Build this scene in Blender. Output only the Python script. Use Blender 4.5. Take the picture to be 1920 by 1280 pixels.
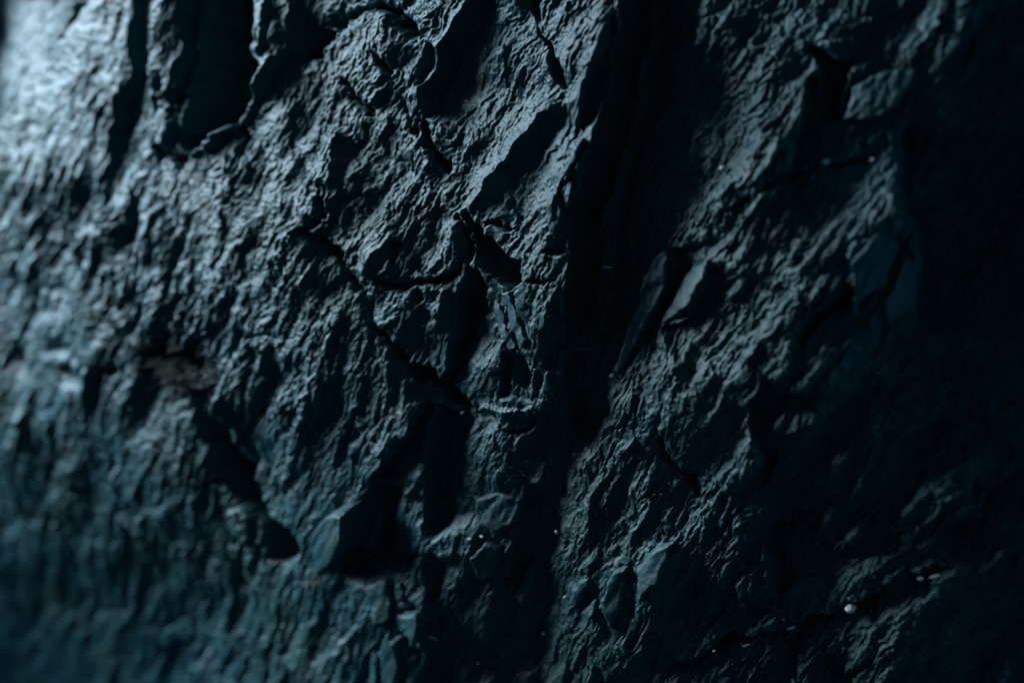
import bpy, math, random
import numpy as np
from mathutils import Vector

# ------------------------------------------------------------------ scene, camera, light
for o in list(bpy.data.objects):
    bpy.data.objects.remove(o, do_unlink=True)
S = bpy.context.scene
COL = S.collection
F32 = np.float32

LENS_K = 0.36                       # half width / distance of a 50 mm lens
FOCUS = 1.98
cam = bpy.data.cameras.new('camera')
cam.lens = 50.0; cam.sensor_width = 36.0
cam.clip_start = 0.05; cam.clip_end = 400.0
cam.dof.use_dof = True
cam.dof.focus_distance = FOCUS
cam.dof.aperture_fstop = 1.1
cam_ob = bpy.data.objects.new('camera', cam); COL.objects.link(cam_ob)
cam_ob.location = (0, 0, 0); cam_ob.rotation_euler = (math.radians(90), 0, 0)
S.camera = cam_ob

SUN_TO = Vector((-0.86, 0.10, 0.50)).normalized()     # towards the sun: far left, beyond the wall, high
world = bpy.data.worlds.new('World'); S.world = world; world.use_nodes = True
wn = world.node_tree; wn.nodes.clear()
sky = wn.nodes.new('ShaderNodeTexSky'); sky.sky_type = 'NISHITA'; sky.sun_disc = False
sky.sun_elevation = math.asin(SUN_TO.z)
sky.sun_rotation = math.atan2(SUN_TO.x, SUN_TO.y)
bg = wn.nodes.new('ShaderNodeBackground'); bg.inputs['Strength'].default_value = 0.085
wo = wn.nodes.new('ShaderNodeOutputWorld')
wn.links.new(sky.outputs[0], bg.inputs[0]); wn.links.new(bg.outputs[0], wo.inputs[0])

sl = bpy.data.lights.new('sun', 'SUN'); sl.energy = 1.25; sl.angle = math.radians(30.0); sl.color = (1.0, 0.92, 0.86)
sun = bpy.data.objects.new('sun', sl); COL.objects.link(sun)
sun.rotation_euler = SUN_TO.to_track_quat('Z', 'Y').to_euler()
sun.location = SUN_TO * 20

vs = S.view_settings
S.display_settings.display_device = 'sRGB'
vs.view_transform = 'Standard'; vs.look = 'None'; vs.exposure = 2.82; vs.gamma = 1.0
vs.use_curve_mapping = False
vs.use_white_balance = True; vs.white_balance_temperature = 4900; vs.white_balance_tint = -4      # the photograph's cool setting
S.cycles.max_bounces = 4; S.cycles.diffuse_bounces = 2; S.cycles.glossy_bounces = 2
S.cycles.use_denoising = True; S.cycles.denoiser = 'OPENIMAGEDENOISE'; S.cycles.denoising_input_passes = 'RGB_ALBEDO_NORMAL'

# ------------------------------------------------------------------ noise
def _hash(ix, iy, seed):
    h = (ix.astype(np.uint32) * np.uint32(374761393)) ^ (iy.astype(np.uint32) * np.uint32(668265263)) ^ np.uint32((seed * 2246822519) & 0xffffffff)
    h = (h ^ (h >> np.uint32(13))) * np.uint32(1274126177)
    h = (h ^ (h >> np.uint32(15))) * np.uint32(2246822519)
    return h ^ (h >> np.uint32(16))

_GA = np.linspace(0, 2 * np.pi, 64, endpoint=False)
_GX = np.cos(_GA).astype(F32); _GY = np.sin(_GA).astype(F32)

def perlin(x, y, seed=0):
    xf = np.floor(x); yf = np.floor(y)
    ix = xf.astype(np.int32); iy = yf.astype(np.int32)
    fx = (x - xf).astype(F32); fy = (y - yf).astype(F32)
    u = fx * fx * fx * (fx * (fx * 6 - 15) + 10); v = fy * fy * fy * (fy * (fy * 6 - 15) + 10)
    def g(dx, dy):
        k = _hash(ix + dx, iy + dy, seed) & np.uint32(63)
        return _GX[k] * (fx - dx) + _GY[k] * (fy - dy)
    a = g(0, 0); b = g(1, 0); a = a + u * (b - a)
    c = g(0, 1); d = g(1, 1); c = c + u * (d - c)
    return (a + v * (c - a)) * 1.5

def fbm(x, y, seed, octv=4, gain=0.5):
    t = 0; a = 1.0; n = 0
    for i in range(octv):
        t = t + a * perlin(x, y, seed + i * 17); n += a
        x = x * 2.03 + 11.3; y = y * 2.03 + 5.7; a *= gain
    return t / n

def rnd(ix, iy, seed):
    return (_hash(ix, iy, seed) & np.uint32(0xffff)).astype(F32) / F32(65535)

def chips(x, y, seed, tilt=0.9):
    """overlapping tilted plates: the upper envelope of one slanted facet per cell"""
    xf = np.floor(x).astype(np.int32); yf = np.floor(y).astype(np.int32)
    best = np.full(x.shape, -9, F32)
    for dx in (-1, 0, 1):
        for dy in (-1, 0, 1):
            cx = xf + dx; cy = yf + dy
            ox = x - (cx + rnd(cx, cy, seed)); oy = y - (cy + rnd(cx, cy, seed + 1))
            h = rnd(cx, cy, seed + 2) * 0.5 + tilt * ((rnd(cx, cy, seed + 3) - 0.5) * ox + (rnd(cx, cy, seed + 4) - 0.5) * oy) - 0.55 * (ox * ox + oy * oy)
            np.maximum(best, h, out=best)
    return best

def scoops(x, y, seed, tilt=0.9):
    """conchoidal hollows: the lower envelope of one shallow bowl per cell, so the crests between them are sharp"""
    xf = np.floor(x).astype(np.int32); yf = np.floor(y).astype(np.int32)
    best = np.full(x.shape, 9, F32)
    for dx in (-1, 0, 1):
        for dy in (-1, 0, 1):
            cx = xf + dx; cy = yf + dy
            ox = x - (cx + rnd(cx, cy, seed)); oy = y - (cy + rnd(cx, cy, seed + 1))
            h = rnd(cx, cy, seed + 2) * 0.5 + tilt * ((rnd(cx, cy, seed + 3) - 0.5) * ox + (rnd(cx, cy, seed + 4) - 0.5) * oy) + 0.6 * (ox * ox + oy * oy)
            np.minimum(best, h, out=best)
    return best

def sstep(a, b, x):
    t = np.clip((x - a) / (b - a), 0, 1)
    return t * t * (3 - 2 * t)

# ------------------------------------------------------------------ the wall's base surface
ANG = math.radians(30)
T = np.array([math.cos(ANG), -math.sin(ANG), 0.0]); N0 = np.array([-math.sin(ANG), -math.cos(ANG), 0.0])
C0 = np.array([0.0, 2.0, 0.0])
KU, KV = 0.10, 0.16
LEAN = 0.165                      # the foot of the wall leans back under its top
PX = 960 / LENS_K
HM = 0.00075                     # metres of relief per photograph pixel at the middle of the wall

def base(u, v):
    m = -KU * u * u - KV * v * v - LEAN * (-v)
    P = C0 + u[..., None] * T + m[..., None] * N0
    P[..., 2] += v
    return P

def base_n(u, v):
    n = N0 + (2 * KU * u)[..., None] * T + np.zeros(u.shape + (3,))
    n[..., 2] += 2 * KV * v - LEAN
    return n / np.linalg.norm(n, axis=-1, keepdims=True)

def project(P):
    d = np.maximum(P[..., 1], 0.25)
    return 960 + P[..., 0] / d * PX, 640 - P[..., 2] / d * PX

def uv_at(px, py):
    """the base surface's (u, v) seen at a photograph pixel"""
    px = np.asarray(px, float); py = np.asarray(py, float)
    rx = (px - 960) / PX; rz = (640 - py) / PX
    s = np.full(px.shape, 2.0)
    for _ in range(30):
        X = rx * s - C0[0]; Y = s - C0[1]; v = rz * s
        u = X * T[0] + Y * T[1]; m = X * N0[0] + Y * N0[1]
        f = m + KU * u * u + KV * v * v - LEAN * v
        du = rx * T[0] + T[1]; dm = rx * N0[0] + N0[1]
        df = dm + 2 * KU * u * du + 2 * KV * v * rz - LEAN * rz
        s = s - f / df
    return u, v

# grid lines: dense where the camera looks, coarse beyond
NPX, NPY = 1260, 850
pxs = np.linspace(-60, 1980, NPX)
uu, _ = uv_at(pxs, np.full(NPX, 640.0))
def extend(a, steps, growth):
    lo = []; hi = []
    d0 = a[1] - a[0]; d1 = a[-1] - a[-2]; x0 = a[0]; x1 = a[-1]
    for i in range(steps):
        d0 *= growth; d1 *= growth; x0 -= d0; x1 += d1
        lo.append(x0); hi.append(x1)
    return np.concatenate([lo[::-1], a, hi])
US = extend(uu, 75, 1.045)
VS = extend(np.linspace(0.66, -0.66, NPY), 75, 1.045)
U, V = np.meshgrid(US, VS)
NR, NC = U.shape
P0 = base(U, V); NRM = base_n(U, V)
QX, QY = project(P0)
QX = QX.astype(F32); QY = QY.astype(F32)

# ------------------------------------------------------------------ relief, in photograph pixels
def poly_field(px, py, pts):
    best = np.full(px.shape, 1e9, F32); sgn = np.zeros(px.shape, F32); tt = np.zeros(px.shape, F32)
    L = [0]
    for a, b in zip(pts, pts[1:]): L.append(L[-1] + math.hypot(b[0] - a[0], b[1] - a[1]))
    for i, (a, b) in enumerate(zip(pts, pts[1:])):
        dx, dy = b[0] - a[0], b[1] - a[1]; l2 = dx * dx + dy * dy + 1e-6
        t = np.clip(((px - a[0]) * dx + (py - a[1]) * dy) / l2, 0, 1)
        ex = px - (a[0] + t * dx); ey = py - (a[1] + t * dy)
        d = np.sqrt(ex * ex + ey * ey)
        m = d < best
        best = np.where(m, d, best)
        sgn = np.where(m, np.sign(-(dx * (py - a[1]) - dy * (px - a[0]))), sgn)
        tt = np.where(m, (L[i] + t * math.sqrt(l2)) / L[-1], tt)
    return best, best * sgn, tt

def window(px, py, pts, R):
    xs = [p[0] for p in pts]; ys = [p[1] for p in pts]
    m = (px > min(xs) - R) & (px < max(xs) + R) & (py > min(ys) - R) & (py < max(ys) + R)
    return np.nonzero(m)

def fade(t, a=0.12, b=0.12):
    return sstep(0, a, t) * sstep(0, b, 1 - t)

def scarp(H, px, py, pts, d, w, e=6, lip=0, lw=30, ends=(0.12, 0.12)):
    """a step: traced downwards the ground drops on the right (x greater); it climbs back over w"""
    R = max(3.5 * w, 3.5 * lw) + e
    ix = window(px, py, pts, R)
    if len(ix[0]) == 0: return
    D, s, t = poly_field(px[ix], py[ix], pts)
    f = fade(t, *ends)
    drop = sstep(-e, e, s) * np.exp(-np.clip(s, 0, None) / w) * d
    up = sstep(e, -e, s) * np.exp(-np.clip(-s, 0, None) / lw) * lip
    H[ix] += (1.6 * (up - drop) * f * sstep(R, R * 0.6, D)).astype(F32)

def crack(H, px, py, pts, d, w, ends=(0.28, 0.28), gaps=0.0):
    ix = window(px, py, pts, 5 * w + 10)
    if len(ix[0]) == 0: return
    cx = px[ix]; cy = py[ix]
    D, s, t = poly_field(cx + 7 * np.abs(perlin(cx / 19, cy / 19, 411)), cy + 7 * np.abs(perlin(cx / 19, cy / 19, 412)), pts)
    f = np.sqrt(fade(t, *ends))
    jag = 0.75 + 0.9 * fbm(px[ix] / 34, py[ix] / 34, 401, 3)
    ww = w * (0.12 + 0.88 * f) * np.clip(jag, 0.2, 1.4)
    DD = D + 0.25 * w * np.sign(s)
    f = f * (1 - gaps + gaps * sstep(-0.15, 0.25, fbm(px[ix] / 55, py[ix] / 55, 431, 2)))
    H[ix] -= (2.0 * d * f * np.clip(jag + .25, .4, 1.2) * np.exp(-np.clip(DD, 0, None) / (ww * 0.8))).astype(F32)

def ridge(H, px, py, pts, h, wl, wr, ends=(0.15, 0.15)):
    R = 3.5 * max(wl, wr)
    ix = window(px, py, pts, R)
    if len(ix[0]) == 0: return
    D, s, t = poly_field(px[ix], py[ix], pts)
    w = np.where(s < 0, wl, wr)
    H[ix] += (h * fade(t, *ends) * np.exp(-D / w) * sstep(R, R * 0.5, D)).astype(F32)

def inside(px, py, pts):
    c = np.zeros(px.shape, bool)
    n = len(pts)
    for i in range(n):
        x1, y1 = pts[i]; x2, y2 = pts[(i + 1) % n]
        m = (y1 > py) != (y2 > py)
        xi = (x2 - x1) * (py - y1) / ((y2 - y1) if y2 != y1 else 1e-9) + x1
        c ^= m & (px < xi)
    return c

def plateau(H, px, py, pts, d, w, gx=0.0, gy=0.0):
    """raise (d > 0) or sink (d < 0) a polygon, edge w wide, with a tilt of its own"""
    ix = window(px, py, pts, 12)
    if len(ix[0]) == 0: return
    x = px[ix]; y = py[ix]
    D, _, _ = poly_field(x, y, list(pts) + [pts[0]])
    k = inside(x, y, pts) * sstep(0, w, D)
    cx = sum(p[0] for p in pts) / len(pts); cy = sum(p[1] for p in pts) / len(pts)
    H[ix] += (k * (d + gx * (x - cx) + gy * (y - cy))).astype(F32)

def blob(H, px, py, x, y, rx, ry, deg, d):
    a = math.radians(deg); ca, sa = math.cos(a), math.sin(a)
    dx = px - x; dy = -(py - y)
    p = dx * ca + dy * sa; q = -dx * sa + dy * ca
    H += (d * np.exp(-(p / rx) ** 2 - (q / ry) ** 2)).astype(F32)

def field(px, py, pts, p=2.5, soft=120.0):
    num = 0; den = 0
    for x, y, val in pts:
        w = ((px - x) ** 2 + (py - y) ** 2 + soft * soft) ** (-p / 2)
        num = num + w * val; den = den + w
    return (num / den).astype(F32)

# --- large shape
CX = np.clip(QX, -500, 2400); CY = np.clip(QY, -500, 1800)
M = np.zeros(U.shape, F32)
blob(M, CX, CY, 120, 250, 560, 280, 84, 10)        # bright shoulder at the far left
blob(M, CX, CY, 1150, 170, 330, 80, 80, 45)        # long buttress left of the gully
blob(M, CX, CY, 1050, 480, 220, 60, 82, 26)
ridge(M, CX, CY, [(1235, -500), (1222, 60), (1200, 170), (1158, 350), (1125, 520), (1100, 700), (1080, 820)], -50, 24, 46, (0.01, 0.2))
ridge(M, CX, CY, [(1085, 720), (1040, 880), (1000, 1080), (985, 1300), (980, 1700)], -62, 95, 170, (0.12, 0.01))       # the gully
blob(M, CX, CY, 1470, 640, 460, 200, 62, 52)       # right slab
blob(M, CX, CY, 1830, 430, 300, 110, 80, -62)      # dark hollow at the right
blob(M, CX, CY, 1700, 1000, 200, 220, 40, 12)
blob(M, CX, CY, 1500, 1040, 90, 150, 40, -30)
blob(M, CX, CY, 430, 120, 190, 80, 82, -45)        # recess at the top left
blob(M, CX, CY, 450, 900, 150, 70, 110, -42)       # recess at the lower left
blob(M, CX, CY, 620, 640, 300, 240, 60, 18)
blob(M, CX, CY, 150, 1300, 330, 400, 80, -175)
blob(M, CX, CY, 860, 660, 120, 90, 60, -20)
M += 26 * fbm(CX / 420, CY / 420, 3, 2)

def relief(QX2, QY2):
    WX = QX2 + 12 * fbm(QX2 / 75, QY2 / 75, 11, 2) + 5 * fbm(QX2 / 27, QY2 / 27, 15, 2) + 1.6 * fbm(QX2 / 9, QY2 / 9, 16, 2)
    WY = QY2 + 12 * fbm(QX2 / 75, QY2 / 75, 21, 2) + 5 * fbm(QX2 / 27, QY2 / 27, 25, 2) + 1.6 * fbm(QX2 / 9, QY2 / 9, 26, 2)
    H = M.copy()
    # --- far-left slab and its pockets
    scarp(H, WX, WY, [(262, -60), (258, 60), (258, 130), (225, 200), (212, 330), (185, 420)], 17, 50, 10, 5, 40, (0.02, 0.4))
    plateau(H, WX, WY, [(-90, -80), (130, -60), (200, -20), (165, 60), (120, 120), (60, 200), (-30, 320), (-120, 360)], -120, 30)
    ridge(H, WX, WY, [(135, -20), (115, 40), (80, 120)], 60, 10, 10)
    # --- hanging slab with teeth beside the recess
    plateau(H, WX, WY, [(285, -60), (365, -60), (352, 120), (343, 230), (330, 282), (300, 285), (288, 240), (278, 130)], 26, 14, 0.05)
    crack(H, WX, WY, [(306, 130), (308, 190), (296, 245)], 26, 9)
    crack(H, WX, WY, [(335, 150), (338, 200), (330, 235)], 22, 7)
    crack(H, WX, WY, [(288, 262), (312, 285), (340, 298), (368, 292)], 34, 11)
    plateau(H, WX, WY, [(372, 70), (392, -60), (470, -60), (474, 100), (506, 130), (494, 182), (455, 240), (404, 262), (362, 296), (338, 262), (352, 200)], -200, 40, -0.6)
    plateau(H, WX, WY, [(468, -60), (530, -60), (520, 60), (505, 125), (478, 100)], 22, 16)
    scarp(H, WX, WY, [(530, -40), (560, 20), (545, 90), (500, 170), (440, 245), (370, 300)], 0, 50, 8, 26, 60)
    plateau(H, WX, WY, [(528, -60), (722, -60), (692, 18), (640, 55), (600, 98), (548, 126), (510, 130)], -24, 26)
    crack(H, WX, WY, [(720, 10), (690, 22), (640, 55), (600, 98), (545, 128)], 26, 12)
    crack(H, WX, WY, [(690, 10), (760, 25), (770, 60), (742, 40)], 22, 9)
    crack(H, WX, WY, [(452, 232), (462, 262)], 30, 10)
    # --- upper middle: strokes, rim and hollow
    crack(H, WX, WY, [(700, 97), (722, 118), (736, 152)], 26, 5)
    crack(H, WX, WY, [(640, 143), (662, 170), (690, 208)], 26, 6)
    crack(H, WX, WY, [(694, 198), (704, 225)], 26, 9)
    crack(H, WX, WY, [(758, 190), (775, 225), (792, 262)], 24, 6)
    crack(H, WX, WY, [(800, 222), (815, 268), (842, 330)], 24, 6)
    crack(H, WX, WY, [(730, 20), (775, 60), (798, 75)], 26, 7)
    ridge(H, WX, WY, [(902, -20), (872, 40), (835, 90), (805, 170), (800, 215)], 24, 26, 9)
    scarp(H, WX, WY, [(905, -30), (880, 40), (842, 95), (812, 170), (802, 230)], 26, 60, 9)
    blob(H, WX, WY, 868, 150, 40, 110, 70, -16)
    scarp(H, WX, WY, [(800, 80), (790, 130), (785, 170)], 16, 30)
    ridge(H, WX, WY, [(640, 235), (632, 330), (620, 360)], 20, 22, 12)
    blob(H, WX, WY, 675, 275, 34, 55, 75, -20)
    blob(H, WX, WY, 760, 320, 30, 60, 60, -14)
    # --- shaft between rim and buttress
    plateau(H, WX, WY, [(1002, 30), (1012, 58), (1046, 92), (1060, 130), (1064, 168), (1052, 172), (1034, 140), (1028, 95), (1004, 58)], -36, 10)
    crack(H, WX, WY, [(1012, -20), (1004, 40)], 22, 8)
    ridge(H, WX, WY, [(1065, 180), (1010, 230), (965, 280), (920, 340), (885, 395)], 20, 24, 14)
    scarp(H, WX, WY, [(1075, 190), (1020, 250), (985, 300), (940, 360)], 8, 40, 8)
    scarp(H, WX, WY, [(1160, 20), (1140, 90), (1108, 165), (1085, 245)], 16, 36, 6, 8, 50)
    ridge(H, WX, WY, [(1158, 45), (1120, 130), (1078, 215)], 10, 16, 6)
    scarp(H, WX, WY, [(1108, 262), (1085, 310), (1060, 350), (1040, 420)], 9, 30, 5, 6, 30)
    # buttress edge against the gully
    scarp(H, WX, WY, [(1192, -60), (1176, 30), (1184, 62), (1160, 96), (1158, 170), (1142, 220), (1140, 268), (1116, 300), (1108, 352), (1088, 400), (1092, 450), (1080, 520), (1066, 610), (1060, 690)], 62, 75, 6, 10, 50, (0.01, 0.15))
    scarp(H, WX, WY, [(1060, 660), (1066, 720), (1085, 770), (1056, 800)], 30, 60, 6)
    # --- the main cleft and the zig-zag crack
    plateau(H, WX, WY, [(868, 388), (884, 384), (905, 418), (932, 448), (986, 488), (986, 532), (958, 548), (938, 520), (912, 500), (896, 470), (880, 432)], -62, 14)
    plateau(H, WX, WY, [(880, 470), (912, 500), (930, 540), (905, 600), (878, 640), (858, 700), (835, 715), (850, 640), (868, 560)], -42, 22)
    crack(H, WX, WY, [(864, 395), (880, 440), (892, 500)], 30, 9)
    Z = [(563, 425), (590, 442), (628, 468), (642, 500), (668, 530), (688, 546), (700, 590), (718, 622), (742, 650), (768, 688), (800, 712)]
    crack(H, WX, WY, Z, 28, 8, (0.04, 0.04), gaps=.35)
    scarp(H, WX, WY, [(572, 430), (604, 445), (636, 478), (646, 508), (690, 548), (706, 592), (748, 652)][::-1], 10, 40, 8)
    plateau(H, WX, WY, [(608, 458), (640, 460), (652, 505), (634, 518), (622, 490)], -22, 9)
    crack(H, WX, WY, [(578, 432), (600, 395), (606, 365)], 26, 9)
    crack(H, WX, WY, [(686, 512), (722, 534), (758, 544), (800, 536), (842, 520), (874, 478)], 18, 5, gaps=.5)
    crack(H, WX, WY, [(742, 452), (744, 478), (746, 496)], 26, 6)
    blob(H, WX, WY, 785, 560, 10, 9, 0, -22)
    ridge(H, WX, WY, [(868, 425), (835, 465), (800, 520)], 14, 24, 12)
    ridge(H, WX, WY, [(745, 430), (705, 480), (690, 520)], 14, 18, 8)
    ridge(H, WX, WY, [(850, 535), (832, 580), (818, 600)], 16, 22, 6)
    # boulder held in the fork
    blob(H, WX, WY, 800, 640, 60, 85, 55, 14)
    plateau(H, WX, WY, [(748, 618), (770, 604), (842, 590), (862, 620), (858, 660), (838, 700), (814, 712), (788, 700), (762, 668)], 0, 20, 0.12, -0.10)
    blob(H, WX, WY, 798, 640, 36, 46, 60, -18)
    crack(H, WX, WY, [(746, 640), (770, 680), (815, 712), (855, 738), (892, 770), (938, 802)], 30, 10)
    scarp(H, WX, WY, [(868, 540), (866, 620), (850, 690), (822, 716)], 28, 36, 6)
    blob(H, WX, WY, 835, 735, 40, 22, -20, -30)
    # --- face and shelf in the middle
    blob(H, WX, WY, 905, 690, 45, 70, 80, 12)
    scarp(H, WX, WY, [(948, 660), (944, 710), (935, 745)], 18, 30, 4)
    plateau(H, WX, WY, [(968, 655), (984, 668), (1000, 700), (992, 742), (968, 720), (962, 685)], -20, 12)
    plateau(H, WX, WY, [(870, 768), (905, 757), (1000, 762), (1016, 778), (980, 800), (938, 806), (905, 788)], 7, 8, 0, -0.12)
    crack(H, WX, WY, [(940, 808), (985, 803), (1010, 790)], 7, 6)
    crack(H, WX, WY, [(1015, 690), (1010, 720), (1005, 750)], 14, 5)
    # horizontal joints over the buttress
    crack(H, WX, WY, [(1022, 474), (1050, 472), (1085, 472)], 9, 4)
    crack(H, WX, WY, [(992, 530), (1030, 530), (1062, 520)], 8, 4)
    crack(H, WX, WY, [(920, 420), (945, 424), (972, 426)], 10, 4)
    scarp(H, WX, WY, [(1022, 690), (1042, 640), (1048, 600), (1040, 560)][::-1], 12, 26, 4)
    # --- left middle: joints and tangled seam
    crack(H, WX, WY, [(430, 625), (470, 632), (520, 630), (572, 628)], 12, 4, gaps=.8)
    crack(H, WX, WY, [(255, 650), (300, 660), (360, 672), (400, 690)], 26, 16)
    crack(H, WX, WY, [(110, 690), (140, 712), (160, 735)], 22, 12)
    crack(H, WX, WY, [(185, 740), (195, 700), (225, 690)], 24, 9)
    for x, y, rx, ry, a, d in [(20, 560, 16, 70, 80, -22), (60, 600, 14, 50, 78, -22), (115, 540, 14, 50, 78, -22), (33, 680, 16, 32, 85, -24),
                               (108, 655, 12, 12, 0, -22), (255, 620, 14, 20, 70, -24), (235, 440, 14, 34, 60, -26), (310, 400, 12, 34, 120, -22),
                               (500, 290, 14, 40, 70, -16), (560, 330, 16, 60, 68, -16), (330, 500, 12, 40, 75, -18), (100, 420, 12, 30, 70, -16)]:
        blob(H, WX, WY, x, y, ry, rx, a, d)
    ridge(H, WX, WY, [(300, 380), (285, 420), (275, 500)], 16, 12, 10)
    # --- lower-left recess, pale block, ridges
    plateau(H, WX, WY, [(352, 730), (402, 728), (424, 790), (446, 850), (470, 900), (505, 965), (560, 1005), (566, 1040), (535, 1062), (492, 1062), (480, 990), (425, 930), (392, 870), (372, 800)], -150, 30)
    plateau(H, WX, WY, [(425, 960), (450, 942), (470, 960), (466, 1010), (440, 1040), (425, 1010)], 16, 12)
    scarp(H, WX, WY, [(700, 905), (694, 940), (682, 995), (650, 1040), (628, 1080)], 34, 60, 6)
    scarp(H, WX, WY, [(800, 740), (775, 800), (745, 850), (712, 890), (700, 915)], 26, 40, 6, 10, 26)
    ridge(H, WX, WY, [(748, 808), (725, 840), (712, 862)], 12, 12, 6)
    scarp(H, WX, WY, [(822, 750), (815, 830), (812, 900), (806, 960), (818, 1010)], 34, 70, 8, 6, 40)
    ridge(H, WX, WY, [(815, 870), (770, 920), (738, 955), (728, 985)], 14, 8, 36)
    scarp(H, WX, WY, [(705, 905), (715, 960), (700, 1030), (690, 1042)], 26, 50, 6)
    blob(H, WX, WY, 715, 1010, 60, 22, 80, -26)
    crack(H, WX, WY, [(640, 1080), (690, 1046), (740, 1046), (800, 1040)], 12, 8)
    # --- column of stones at the bottom middle
    scarp(H, WX, WY, [(800, 1030), (805, 1130), (808, 1190), (800, 1300)], 24, 60, 7)
    crack(H, WX, WY, [(745, 1150), (775, 1140), (790, 1130)], 14, 6)
    crack(H, WX, WY, [(752, 1175), (765, 1200), (785, 1225), (798, 1265)], 14, 7)
    # inner gully floor
    scarp(H, WX, WY, [(990, 900), (985, 960), (970, 1010), (960, 1060), (940, 1110)], 20, 50, 6)
    # --- right side
    scarp(H, WX, WY, [(1325, -60), (1300, 40), (1262, 150), (1225, 290), (1215, 420)], -10, 60, 26, 0, 30, (0.01, 0.2))
    scarp(H, WX, WY, [(1262, 462), (1268, 500), (1260, 545), (1240, 580)], 24, 40, 5)
    scarp(H, WX, WY, [(1345, 490), (1325, 550), (1290, 600), (1240, 620)], 18, 60, 6)
    crack(H, WX, WY, [(1205, 660), (1222, 620), (1230, 600)], 12, 4)
    crack(H, WX, WY, [(1255, 440), (1310, 425), (1390, 385), (1450, 345), (1520, 322), (1600, 305), (1710, 298)], 10, 5, gaps=.9)
    scarp(H, WX, WY, [(1520, 140), (1510, 230), (1498, 280), (1478, 330), (1450, 350)], 30, 50, 7, 8, 40)
    ridge(H, WX, WY, [(1478, 240), (1452, 300), (1400, 370), (1345, 420)], 14, 26, 22)
    ridge(H, WX, WY, [(1430, 470), (1400, 520), (1300, 650), (1240, 740)], 10, 20, 24)
    plateau(H, WX, WY, [(1512, 82), (1545, 95), (1570, 118), (1606, 118), (1600, 160), (1575, 190), (1575, 228), (1535, 228), (1536, 150)], -50, 16)
    scarp(H, WX, WY, [(1700, 230), (1690, 330), (1698, 388), (1735, 450), (1738, 520), (1720, 620)], 44, 130, 10, 10, 50)
    scarp(H, WX, WY, [(1702, 365), (1650, 425), (1590, 490)], -6, 40, 8, 10, 20)
    crack(H, WX, WY, [(1585, 510), (1595, 560), (1545, 600), (1520, 620), (1510, 665)], 24, 10)
    scarp(H, WX, WY, [(1438, 690), (1410, 770), (1418, 810), (1440, 870), (1400, 910)], 26, 80, 6, 6, 30)
    plateau(H, WX, WY, [(1380, 830), (1412, 782), (1430, 820), (1425, 880), (1370, 930), (1335, 900)], 12, 16, -.04)
    crack(H, WX, WY, [(1230, 800), (1238, 850), (1300, 900), (1315, 940)], 16, 9)
    scarp(H, WX, WY, [(1500, 945), (1460, 980), (1440, 1010), (1455, 1080), (1470, 1110)], 24, 70, 8, 10, 16)
    K = [(1230, 1275), (1290, 1240), (1350, 1205), (1385, 1190), (1430, 1185), (1480, 1168), (1560, 1150), (1630, 1128), (1680, 1100), (1740, 1075), (1800, 1060)]
    crack(H, WX, WY, K, 20, 9, (0.05, 0.1), gaps=.75)
    scarp(H, WX, WY, K[::-1], 18, 50, 8)
    blob(H, WX, WY, 1380, 1150, 60, 30, 35, -24)
    crack(H, WX, WY, [(1470, 1185), (1485, 1230), (1500, 1290)], 14, 8)
    blob(H, WX, WY, 1800, 1010, 30, 40, 60, -30)
    blob(H, WX, WY, 1480, 760, 22, 60, 95, -24)
    blob(H, WX, WY, 1750, 820, 40, 26, 40, -30)

    # --- slate grain: ribs that follow the cleavage, four directions blended
    ang = field(QX2, QY2, [(100, 250, 70), (80, 900, 84), (300, 1150, 76), (500, 700, 70), (600, 300, 62), (800, 480, 57), (1050, 250, 60), (1000, 650, 76),
                           (1400, 650, 52), (1750, 950, 42), (1400, 150, 50), (800, 980, 62), (1700, 300, 55), (650, 1200, 68), (1150, 600, 80), (950, 1150, 66)])
    ampl = field(QX2, QY2, [(90, 180, 1.1), (120, 550, 2.5), (120, 900, 2.6), (250, 1150, 2.2), (330, 600, 2.6), (520, 480, 2.3), (560, 720, 1.9), (650, 300, 1.6), (850, 250, 1.2),
                            (1000, 350, 1.1), (950, 620, .4), (900, 720, .6), (1040, 620, .8), (1350, 200, 1.5), (1300, 600, 1.7), (1650, 550, 1.6), (1750, 900, 2.2), (1300, 1100, 1.6), (900, 1100, .9), (600, 1000, 1.2), (1850, 300, 1.8), (1600, 1200, 1.8), (1150, 400, .6)])
    LF = field(QX2, QY2, [(60, 200, .9), (120, 600, .75), (120, 900, 1), (250, 1150, 1), (420, 600, .6), (600, 500, .3), (600, 800, .4), (500, 1100, .8), (800, 400, .1), (1000, 500, 0), (1400, 500, 0), (1000, 1100, .1), (1700, 800, 0)])
    G = np.zeros(U.shape, F32)
    for k, deg in enumerate((44, 57, 70, 83)):
        w = np.clip(1 - np.abs(ang - deg) / 13.0, 0, 1)
        if k == 0: w = np.where(ang < deg, 1, w)
        if k == 3: w = np.where(ang > deg, 1, w)
        w = w.astype(F32)
        a = math.radians(deg)
        al = WX * math.cos(a) - WY * math.sin(a); ac = WX * math.sin(a) + WY * math.cos(a)
        g = 0
        for lam, asp, am, lf in ((74, 3.4, 6.5, -.6), (36, 4.0, 2.6, 1.2), (17, 4.6, 1.3, 1.1), (8, 4.4, 1.15, .6), (4.2, 3.4, 0.85, .2)):
            n = perlin(ac / lam, al / (lam * asp), 31 + int(lam * 7) + k * 101)
            r = 1 - np.abs(n) * 2.4 if lam > 6 else n
            g = g + am * (1 + lf * LF) * (0.75 * r + 0.45 * perlin(ac / lam + 37, al / (lam * asp) + 5, 77 + int(lam * 3) + k * 53))
        c1 = chips(ac / 80, al / 190, 5 + k * 13, 1.6) * 16 * (1 - .5 * LF) + scoops(ac / 48, al / 150, 205 + k * 13, 1.0) * 11 * (1 - .5 * LF)
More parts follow.
